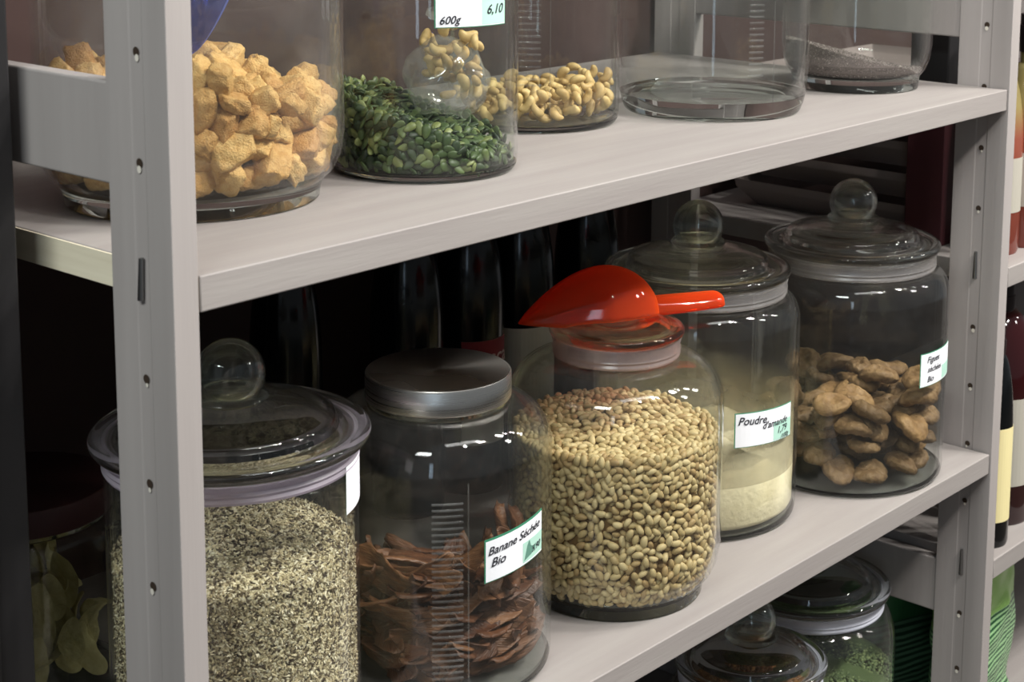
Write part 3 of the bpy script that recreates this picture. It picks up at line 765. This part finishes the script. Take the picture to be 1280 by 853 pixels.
# --- dried figs (K5)
fig_m = solid('dried_fig', lin(158, 134, 102), .6, .3, bump=1.0, bscale=5, var=lin(118, 94, 66), vscale=2.2, rand=[(0, lin(170, 160, 145)), (.6, lin(220, 210, 195)), (1, lin(255, 240, 212))])
def fig(seed):
    from mathutils import noise as mn
    g = np.random.default_rng(seed); n = 48; m = 26; V = []; Fc = []; el = g.uniform(.74, .95); ph = g.uniform(0, 6); warp = g.uniform(-.16, .16); dep = g.uniform(.35, .7)
    for j in range(1, m):
        f_ = pi*j/m
        for i in range(n):
            a = 2*pi*i/n; rho = sin(f_)**.8; edge = 1+.05*sin(2*a+ph)+.02*sin(3*a+seed)
            wr = 1+.022*sin(13*a+3*mn.noise(Vector((cos(a), sin(a), seed))))*rho
            dim = 1-dep*math.exp(-(rho/.42)**2)
            z = .40*cos(f_)*dim*wr+warp*rho*cos(2*a+ph)+.09*mn.noise(Vector((rho*cos(a)*3+seed, rho*sin(a)*3, cos(f_)*1.5)))
            V.append((rho*edge*wr*cos(a), rho*edge*wr*sin(a)*el, z))
    t_ = len(V); V.append((0, 0, .40*(1-dep))); V.append((0, 0, -.40*(1-dep)))
    for j in range(m-2):
        for i in range(n): Fc.append((j*n+i, (j+1)*n+i, (j+1)*n+(i+1) % n, j*n+(i+1) % n))
    for i in range(n): Fc.append((t_, i, (i+1) % n)); Fc.append((t_+1, (m-2)*n+(i+1) % n, (m-2)*n+i))
    me = bpy.data.meshes.new('dried_fig'); me.from_pydata(V, [], Fc); me.materials.append(fig_m); me.polygons.foreach_set('use_smooth', [True]*len(me.polygons)); return me
fg = [fig(k) for k in range(6)]
def hf(x, y): return .106+.10*(x*.65-y*.76)+.018*np.sin(x*70)
g = np.random.default_rng(62)
Pf = pack(88, .1166-.0045-.0190, .018*2.0, lambda x, y: hf(x, y)*2.0, .0385, 90, 12); Pf[:, 2] /= 2.0
rf = [wall_rot(g, p, .093, .9) if g.uniform() < .35 else rot(g)@np.eye(3) for p in Pf]
rf = []
for p in Pf:
    nrm = np.array([0, 0, 1.])*g.uniform(.8, 1.2)+np.array([p[0], p[1], 0])*5*g.uniform(-.3, .8)+g.normal(size=3)*.28
    nrm /= np.linalg.norm(nrm); a = np.cross(nrm, [1, .2, 0]); a /= np.linalg.norm(a); th = g.uniform(0, 6); b2 = np.cross(nrm, a); x = a*cos(th)+b2*sin(th)
    rf.append(np.stack([x, np.cross(nrm, x), nrm], 1))
scatter(K5, 'dried_fig', fg, Pf, rf, [.0248*g.uniform(.85, 1.08) for _ in Pf], 'wrinkled tan dried fig piled with others in the figs jar', 'dried fig', 'dried figs in the jar', .1166-.0044, .0086)

# --- pale slices in the back-left jar (K6)
sl_m = solid('pale_dried_slice', lin(232, 222, 164), .6, .3, bump=.6, bscale=5, var=lin(208, 194, 132), vscale=3)
def slice_(seed):
    from mathutils import noise as mn
    V = []; Fc = []; n = 28; g = np.random.default_rng(seed)
    for s in (1, -1):
        for q in (0, .35, .7, 1):
            for i in range(n):
                a = 2*pi*i/n; x = cos(a)*q; y = sin(a)*q*.5*(1-.3*cos(a))
                V.append((x, y, s*.06*(1-q**4)+.35*x*x-.25*y+.12*mn.noise(Vector((x*2+seed, y*3, 0)))))
    for s in (0, 1):
        o_ = s*4*n
        for k in range(3):
            for i in range(n):
                f_ = (o_+k*n+i, o_+k*n+(i+1) % n, o_+(k+1)*n+(i+1) % n, o_+(k+1)*n+i); Fc.append(f_[::-1] if s == 0 else f_)
    for i in range(n): Fc.append((3*n+i, 3*n+(i+1) % n, 7*n+(i+1) % n, 7*n+i))
    me = bpy.data.meshes.new('dried_slice'); me.from_pydata(V, [], Fc); me.materials.append(sl_m); me.polygons.foreach_set('use_smooth', [True]*len(me.polygons)); return me
ss = [slice_(k) for k in range(4)]
P6 = pack(60, .080-.020, .030, lambda x, y: .105-.4*(x*.6-y*.8), .024, 60, 14)
r6 = []
for p in P6:
    nrm = np.array([p[0], p[1], 0])*14+g.normal(size=3)*.4+np.array([-.3, -.3, 0]); nrm /= np.linalg.norm(nrm); x = np.cross(nrm, [.3, -.2, .2]); x = np.array([0, 0, 1.])-nrm*nrm[2]+g.normal(size=3)*.2; x -= nrm*(x@nrm); x /= np.linalg.norm(x)
    r6.append(np.stack([x, np.cross(nrm, x), nrm], 1))
scatter(K6, 'dried_slice', ss, P6, r6, [.026*g.uniform(.8, 1.1) for _ in P6], 'pale yellow dried slice in the dim jar at the back left', 'dried slice', 'dried slices in the back-left jar', .088-.0048, .0086)

# --- bottom shelf contents
coffee = solid('brown_grain', lin(96, 66, 40), .6, .3, rand=[(0, lin(60, 38, 24)), (.7, lin(112, 76, 44)), (1, lin(178, 132, 76))], island=True)
pea = solid('green_pea', lin(80, 96, 60), .6, .3, rand=[(0, lin(58, 74, 44)), (.6, lin(84, 100, 62)), (1, lin(116, 130, 84))], island=True)
for JJ, Rr, hz, mat, nm, lb, cat in ((L1, .093, .215, coffee, 'brown_grains', 'dark brown grains seen through the lid of the lower left jar', 'grains'),
                                     (L2, .107, .17, pea, 'split_peas', 'green split peas in the bottom-shelf jar beside the right post', 'split peas')):
    g = np.random.default_rng(8); hfun = lambda x, y, hz=hz: hz+0*x+.004*np.sin(x*80)
    n = 2600; a = g.uniform(0, 2*pi, n); r = Rr*np.sqrt(g.uniform(0, 1, n)); P1 = np.stack([r*np.cos(a), r*np.sin(a), np.full(n, hz)], 1)
    n = 3600; a = g.uniform(radians(-210), radians(-20), n); P2 = np.stack([Rr*np.cos(a), Rr*np.sin(a), g.uniform(.02, hz, n)], 1); P = np.concatenate([P1, P2])
    bulk(JJ, nm, sv1*np.array([.0028, .0024, .0018]), sf1, P, [wall_rot(g, p, Rr, .5) for p in P], [g.uniform(.8, 1.3) for _ in P], mat, lb, cat, fill(Rr, .0100, hfun, inset=.001))

# ------------------------------------------------------------------ scoops
def plastic(name, col, alpha=.55):
    m, nt, out = new_mat(name)
    t = N(nt, 'ShaderNodeBsdfTransparent'); t.inputs[0].default_value = col
    d = N(nt, 'ShaderNodeBsdfDiffuse'); d.inputs[0].default_value = col
    tl = N(nt, 'ShaderNodeBsdfTranslucent'); tl.inputs[0].default_value = col
    a = N(nt, 'ShaderNodeMixShader'); a.inputs[0].default_value = .5; nt.links.new(d.outputs[0], a.inputs[1]); nt.links.new(tl.outputs[0], a.inputs[2])
    lw = N(nt, 'ShaderNodeLayerWeight', Blend=.5); p = N(nt, 'ShaderNodeMath', operation='POWER'); p.inputs[1].default_value = 3; nt.links.new(lw.outputs['Facing'], p.inputs[0])
    ma = N(nt, 'ShaderNodeMath', operation='MULTIPLY_ADD', use_clamp=True); ma.inputs[1].default_value = 1-alpha; ma.inputs[2].default_value = alpha; nt.links.new(p.outputs[0], ma.inputs[0])
    b = N(nt, 'ShaderNodeMixShader'); nt.links.new(ma.outputs[0], b.inputs[0]); nt.links.new(t.outputs[0], b.inputs[1]); nt.links.new(a.outputs[0], b.inputs[2])
    g = N(nt, 'ShaderNodeBsdfGlossy'); g.inputs['Roughness'].default_value = .06
    fr = N(nt, 'ShaderNodeLayerWeight', Blend=.12)
    c = N(nt, 'ShaderNodeMixShader'); c.inputs[0].default_value = .05; nt.links.new(b.outputs[0], c.inputs[1]); nt.links.new(g.outputs[0], c.inputs[2]); nt.links.new(c.outputs[0], out.inputs[0])
    return m
def scoop(name, label, mat, loc, rot_, bl=.145, hl=.082, bw=.046, bh=.052, hw=.0150):
    """Inverted scoop: pointed lip at -x, round heel at 0, handle to +x."""
    o = thing(name, label, 'scoop', loc); o.rotation_euler = rot_
    def bowl_grid(n=40, m=24):
        V = []; Fc = []
        for i in range(n+1):
            t = i/n; x = -bl*(1-t)
            w = bw*(sin(pi*t**.80*.5)**.9 if t < .62 else 1.0)
            w = bw*min(1, (t/.58))**.66*(sqrt(max(0, 1-((t-.60)/.40)**2))*.72+.28 if t > .60 else 1)
            w = max(w, .0012)
            h = bh*sin(pi/2*min(1, (t/.64)))**.86*(sqrt(max(0, 1-((t-.64)/.38)**2)) if t > .64 else 1); h = max(h, .001)
            if t > .9: h = max(h, .012)
            for j in range(m+1):
                a = pi*j/m; V.append((x, -w*cos(a), h*sin(a)**.9))
        for i in range(n):
            for j in range(m): Fc.append((i*(m+1)+j, (i+1)*(m+1)+j, (i+1)*(m+1)+j+1, i*(m+1)+j+1))
        return V, Fc
    V, Fc = bowl_grid(); b = mesh('bowl', V, Fc, mat, o, True); s = b.modifiers.new('thick', 'SOLIDIFY'); s.thickness = .0016; s.offset = -1
    V = []; Fc = []; n = 24; m = 12
    for i in range(n+1):
        t = i/n; x = -.004+hl*t; w = hw*(1+.15*sin(pi*t))*(sqrt(max(0, 1-((t-.86)/.14)**2)) if t > .86 else 1); w = max(w, .001)
        h = .0170*(1-.25*t)*(sqrt(max(0, 1-((t-.86)/.145)**2)) if t > .86 else 1)
        for j in range(m+1):
            a = pi*j/m; V.append((x, -w*cos(a), h*sin(a)+.004*t))
    for i in range(n):
        for j in range(m): Fc.append((i*(m+1)+j, (i+1)*(m+1)+j, (i+1)*(m+1)+j+1, i*(m+1)+j+1))
    h_ = mesh('handle', V, Fc, mat, o, True); s = h_.modifiers.new('thick', 'SOLIDIFY'); s.thickness = .0020; s.offset = -1
    return o
orange = plastic('orange_plastic', (.96, .15, .030, 1), .34)
scoop('scoop', 'translucent orange plastic scoop lying upside down on the beans jar lid', orange, (.655, .1145, ZL+.2755), (0, 0, math.atan2(.07-.186, .735-.5385)))
blue = plastic('blue_plastic', (.30, .38, .92, 1), .10)
sc2 = scoop('scoop', 'translucent blue plastic scoop standing in the ginger jar behind the left post', blue, (.155, .19, ZU+.262), (0, radians(-82), radians(20)), bl=.14, hl=.06, bw=.048, bh=.04)

# ------------------------------------------------------------------ bottles
bot_g, nt, out = new_mat('dark_bottle_glass')
b = N(nt, 'ShaderNodeBsdfPrincipled'); b.inputs['Base Color'].default_value = lin(12, 14, 15); b.inputs['Roughness'].default_value = .16; b.inputs['Specular IOR Level'].default_value = .35; nt.links.new(b.outputs[0], out.inputs[0])
red_g = solid('dark_red_bottle', lin(42, 12, 14), .08, .6)
lab_red = solid('red_label', lin(120, 34, 40), .6, .3); lab_grey = solid('cream_label', lin(172, 168, 156), .7, .2); lab_yel = solid('yellow_label', lin(226, 214, 160), .6, .3)
caps = solid('bottle_capsule', lin(30, 20, 22), .4, .4)
def bottle(loc, R, H, label, glass=bot_g, lab=None, az=(-190, -80), zl_=(.05, .15), text=None, sh=.70, name='wine_bottle', cat='bottle', band=None, rz=0, nk=.014):
    o = thing(name, label, cat, loc); o.rotation_euler = (0, 0, rz)
    p = [(0, .004), (R*.8, .002), (R*.95, 0), (R, .005), (R, H*sh-.08)]
    for k in range(1, 9):
        a = radians(11.25*k); p.append((nk+(R-nk)*cos(a)**1.1, H*sh-.08+(H*.16+.06)*sin(a)))
    p += [(nk, H*.92), (nk+.002, H*.925), (nk+.002, H*.95), (nk, H*.955), (nk, H-.002), (nk-.002, H), (0, H)]
    rev('glass_body', p, glass, o, 48)
    rev('cap', [(nk+.0006, H*.84), (nk+.0010, H*.84), (nk+.0026, H*.922), (nk+.0026, H*.955), (nk+.001, H*.957), (nk+.001, H+.001), (0, H+.0012)], caps, o, 32)
    if lab:
        n = 20; V = []; w = radians(az[1]-az[0])
        for k in range(n+1):
            a = radians(az[0])+w*k/n; V += [((R+.0004)*cos(a), (R+.0004)*sin(a), zl_[0]), ((R+.0004)*cos(a), (R+.0004)*sin(a), zl_[1])]
        l_ = mesh('label', V, [(2*k, 2*k+2, 2*k+3, 2*k+1) for k in range(n)], lab, o, False); s = l_.modifiers.new('thick', 'SOLIDIFY'); s.thickness = .0002; s.offset = -1
        for (z0_, z1_, mt) in band or ():
            V = []
            for k in range(n+1):
                a = radians(az[0])+w*k/n; V += [((R+.0007)*cos(a), (R+.0007)*sin(a), z0_), ((R+.0007)*cos(a), (R+.0007)*sin(a), z1_)]
            mesh('label_band', V, [(2*k, 2*k+2, 2*k+3, 2*k+1) for k in range(n)], mt, l_, True)
        for (s_, a_, z_, sz, mt) in text or ():
            V, Fc = text_mesh(s_, sz, 0)
            mesh('lettering', [((R+.0011)*cos(radians(a_)+q[0]/R), (R+.0011)*sin(radians(a_)+q[0]/R), z_+q[1]) for q in V], Fc, mt, l_)
    return o
cream_t = solid('cream_print', lin(206, 180, 170), .6, .3)
bottle((.600, .42, ZL), .0415, .405, 'dark wine bottle behind the steel lid, leftmost of the three close together')
bottle((.700, .42, ZL), .0415, .405, 'dark wine bottle with a red label showing pale letters behind the steel lid', lab=lab_grey, az=(-148, -60), zl_=(.06, .184), band=((.148, .184, lab_red),), text=(('Tusca', -142, .155, .026, cream_t),))
bottle((.795, .425, ZL), .0415, .41, 'dark wine bottle with a pale grey label just left of the orange scoop', lab=lab_grey, az=(-200, -60), zl_=(.06, .178))
bottle((.925, .43, ZL), .0415, .41, 'dark unlabelled wine bottle behind the orange scoop and the powder jar')
bottle((.425, .42, ZL), .038, .41, 'dark bottle standing behind the knob of the mixed seeds jar')
# right unit
sauce, nt, out = new_mat('tomato_sauce')
b = N(nt, 'ShaderNodeBsdfPrincipled'); b.inputs['Roughness'].default_value = .12; tc = N(nt, 'ShaderNodeTexCoord'); sx = N(nt, 'ShaderNodeSeparateXYZ'); nt.links.new(tc.outputs['Object'], sx.inputs[0])
r_ = ramp(nt, sx.outputs[2], [(.0, lin(112, 54, 44)), (.150, lin(136, 74, 58)), (.19, lin(140, 126, 80)), (.24, lin(112, 104, 66))]); nt.links.new(r_.outputs[0], b.inputs['Base Color']); nt.links.new(b.outputs[0], out.inputs[0])
red_s = solid('red_print', lin(196, 40, 40), .6, .3)
sb_ = bottle((1.292, .062, Z0-.2245), .036, .30, 'sauce bottle with red and yellow contents and a cream tomato label, right edge', sauce, lab_grey, (-215, -60), (.055, .125), name='sauce_bottle', sh=.70, band=None)
V = []; n = 24
for k in range(n): V.append((.0366+.0006, -.0+.0, 0))
def cyl_disc(R, a0, z, r, n=24): return [((R)*cos(radians(a0)+r*cos(2*pi*k/n)/R), R*sin(radians(a0)+r*cos(2*pi*k/n)/R), z+r*1.25*sin(2*pi*k/n)) for k in range(n)]
mesh('printed_tomato', cyl_disc(.0372, -160, .080, .013), [tuple(range(24))], red_s, sb_)
bottle((1.36, .05, Z0-.2245), .036, .30, 'second sauce bottle cut off by the right edge of the picture', sauce, lab_grey, (-215, -60), (.055, .125), name='sauce_bottle', sh=.70)
bottle((1.272, .040, Z0-.606), .030, .285, 'slim dark bottle with a narrow yellow label just right of the right post', bot_g, lab_yel, (-220, -60), (.035, .16), sh=.80, text=None)
bottle((1.365, .075, Z0-.606), .050, .32, 'thick dark red bottle with a white label at the right edge', red_g, lab_grey, (-190, -60), (.055, .175), sh=.80)
# dark box beside the neighbour's post, seen between jar lid and right post
maroon = solid('maroon_box', lin(58, 26, 30), .6, .3)
bx = thing('carton', 'dark maroon carton glimpsed between the figs jar and the right post', 'carton', (1.262, .115, Z0-.2245))
MB().box(0, .10, 0, .055, 0, .205).build('box', maroon, bx, bevel=.002); MB().box(.002, .098, .002, .053, .205, .2075).build('lid', maroon, bx, bevel=.001)
# stack of dark trays
tray_m = solid('dark_tray', lin(128, 118, 114), .5, .4)
for k in range(5):
    tr = thing('tray', ['lowest', 'second', 'third', 'fourth', 'topmost'][k]+' dark tray in the stack behind the right-hand jar lids', 'tray', (1.31+.012*k, .185, Z0-.2245+k*.0405), 'stacked dark trays')
    MB().box(.012, .288, .012, .258, 0, .004).build('tray_floor', tray_m, tr)
    MB().add([(-.010, -.010, .026), (.310, -.010, .026), (.310, .280, .026), (-.010, .280, .026), (.012, .012, .0), (.288, .012, 0), (.288, .258, 0), (.012, .258, 0), (-.012, -.012, .038), (.312, -.012, .038), (.312, .282, .038), (-.012, .282, .038)],
             [(0, 1, 5, 4), (1, 2, 6, 5), (2, 3, 7, 6), (3, 0, 4, 7), (8, 9, 1, 0), (9, 10, 2, 1), (10, 11, 3, 2), (11, 8, 0, 3)]).build('tray_rim', tray_m, tr, bevel=.002)
bx2 = thing('carton', 'black carton stacked on the maroon carton behind the right post', 'carton', (1.262, .115, Z0-.2245+.2080))
MB().box(0, .10, 0, .055, 0, .26).build('box', black_m, bx2, bevel=.002); MB().box(.002, .098, .002, .053, .26, .262).build('lid', black_m, bx2, bevel=.001)
# dark bottle behind the neighbour rail

# ------------------------------------------------------------------ green bags bottom right
def bag_mat(name, c1, c2, fr=None, split=.165, s1=lin(34, 84, 50), s2=lin(150, 196, 140)):
    m, nt, out = new_mat(name); b = N(nt, 'ShaderNodeBsdfPrincipled'); b.inputs['Roughness'].default_value = .32
    tc = N(nt, 'ShaderNodeTexCoord'); sx = N(nt, 'ShaderNodeSeparateXYZ'); nt.links.new(tc.outputs['Object'], sx.inputs[0])
    w = N(nt, 'ShaderNodeMath', operation='MULTIPLY'); w.inputs[1].default_value = fr; nt.links.new(sx.outputs[2], w.inputs[0])
    s = N(nt, 'ShaderNodeMath', operation='SINE'); nt.links.new(w.outputs[0], s.inputs[0])
    lt = N(nt, 'ShaderNodeMath', operation='LESS_THAN'); lt.inputs[1].default_value = split; nt.links.new(sx.outputs[2], lt.inputs[0])
    mu = N(nt, 'ShaderNodeMath', operation='MULTIPLY'); nt.links.new(s.outputs[0], mu.inputs[0]); nt.links.new(lt.outputs[0], mu.inputs[1])
    r_ = ramp(nt, mu.outputs[0], [(.05, c2), (.35, c1)]); 
    ad = N(nt, 'ShaderNodeMath', operation='MULTIPLY_ADD'); ad.inputs[1].default_value = .5; ad.inputs[2].default_value = .5
    nt.links.new(s.outputs[0], ad.inputs[0])
    rs = ramp(nt, ad.outputs[0], [(.42, s1), (.58, s2)])
    rp_ = noise(nt, 9, 2); rq = ramp(nt, rp_.outputs[0], [(.40, c1), (.60, c2)])
    mx = N(nt, 'ShaderNodeMix', data_type='RGBA'); nt.links.new(lt.outputs[0], mx.inputs[0]); nt.links.new(rq.outputs[0], mx.inputs[6]); nt.links.new(rs.outputs[0], mx.inputs[7])
    nt.links.new(mx.outputs[2], b.inputs['Base Color']); nt.links.new(b.outputs[0], out.inputs[0]); return m
bgm = bag_mat('green_packet', lin(140, 190, 96), lin(172, 212, 128), 880)
bgd = bag_mat('dark_green_packet', lin(40, 84, 52), lin(56, 106, 66), 700, .15, lin(26, 50, 36), lin(72, 104, 82))
def packet(name, loc, w, d, h, mat, label, rz=0, lean=0):
    from mathutils import noise as mn
    V = []; Fc = []; nz = 26; nx = 40
    for i in range(nz+1):
        t = i/nz; pin_ = (sin(pi*min(1, max(0, t*.93+.035))))**.35
        for j in range(nx):
            a = 2*pi*j/nx; c, s = cos(a), sin(a); e = .55
            x = w/2*abs(c)**e*(1 if c > 0 else -1); y = d/2*abs(s)**e*(1 if s > 0 else -1)*(pin_ if t > .08 else .9)
            nn = mn.noise(Vector((x*25, y*25, t*7+h)))
            V.append((x*(1+.05*nn), y*(1+.25*nn), h*t))
    for i in range(nz):
        for j in range(nx): Fc.append((i*nx+j, i*nx+(j+1) % nx, (i+1)*nx+(j+1) % nx, (i+1)*nx+j))
    Fc += [tuple(range(nx))[::-1], tuple(range(nz*nx, (nz+1)*nx))]
    o = mesh(name, V, Fc, mat, None, True, 60); o.location = loc; o.rotation_euler = (lean, 0, rz)
    return tag(o, label, 'packet', 'green packets on the lower right shelf')
ZN = Z0-.930
packet('snack_packet', (1.395, .11, ZN), .21, .07, .27, bgm, 'light green packet with a striped lower part, right edge below the wine bottles', .12)
packet('snack_packet', (1.36, .20, ZN), .19, .07, .245, bgd, 'dark green striped packet seen left of the right post, behind the jar of split peas', -.3)
packet('snack_packet', (1.50, .25, ZN), .18, .07, .26, bgd, 'dark green packet behind the light green one at the right edge', .1)
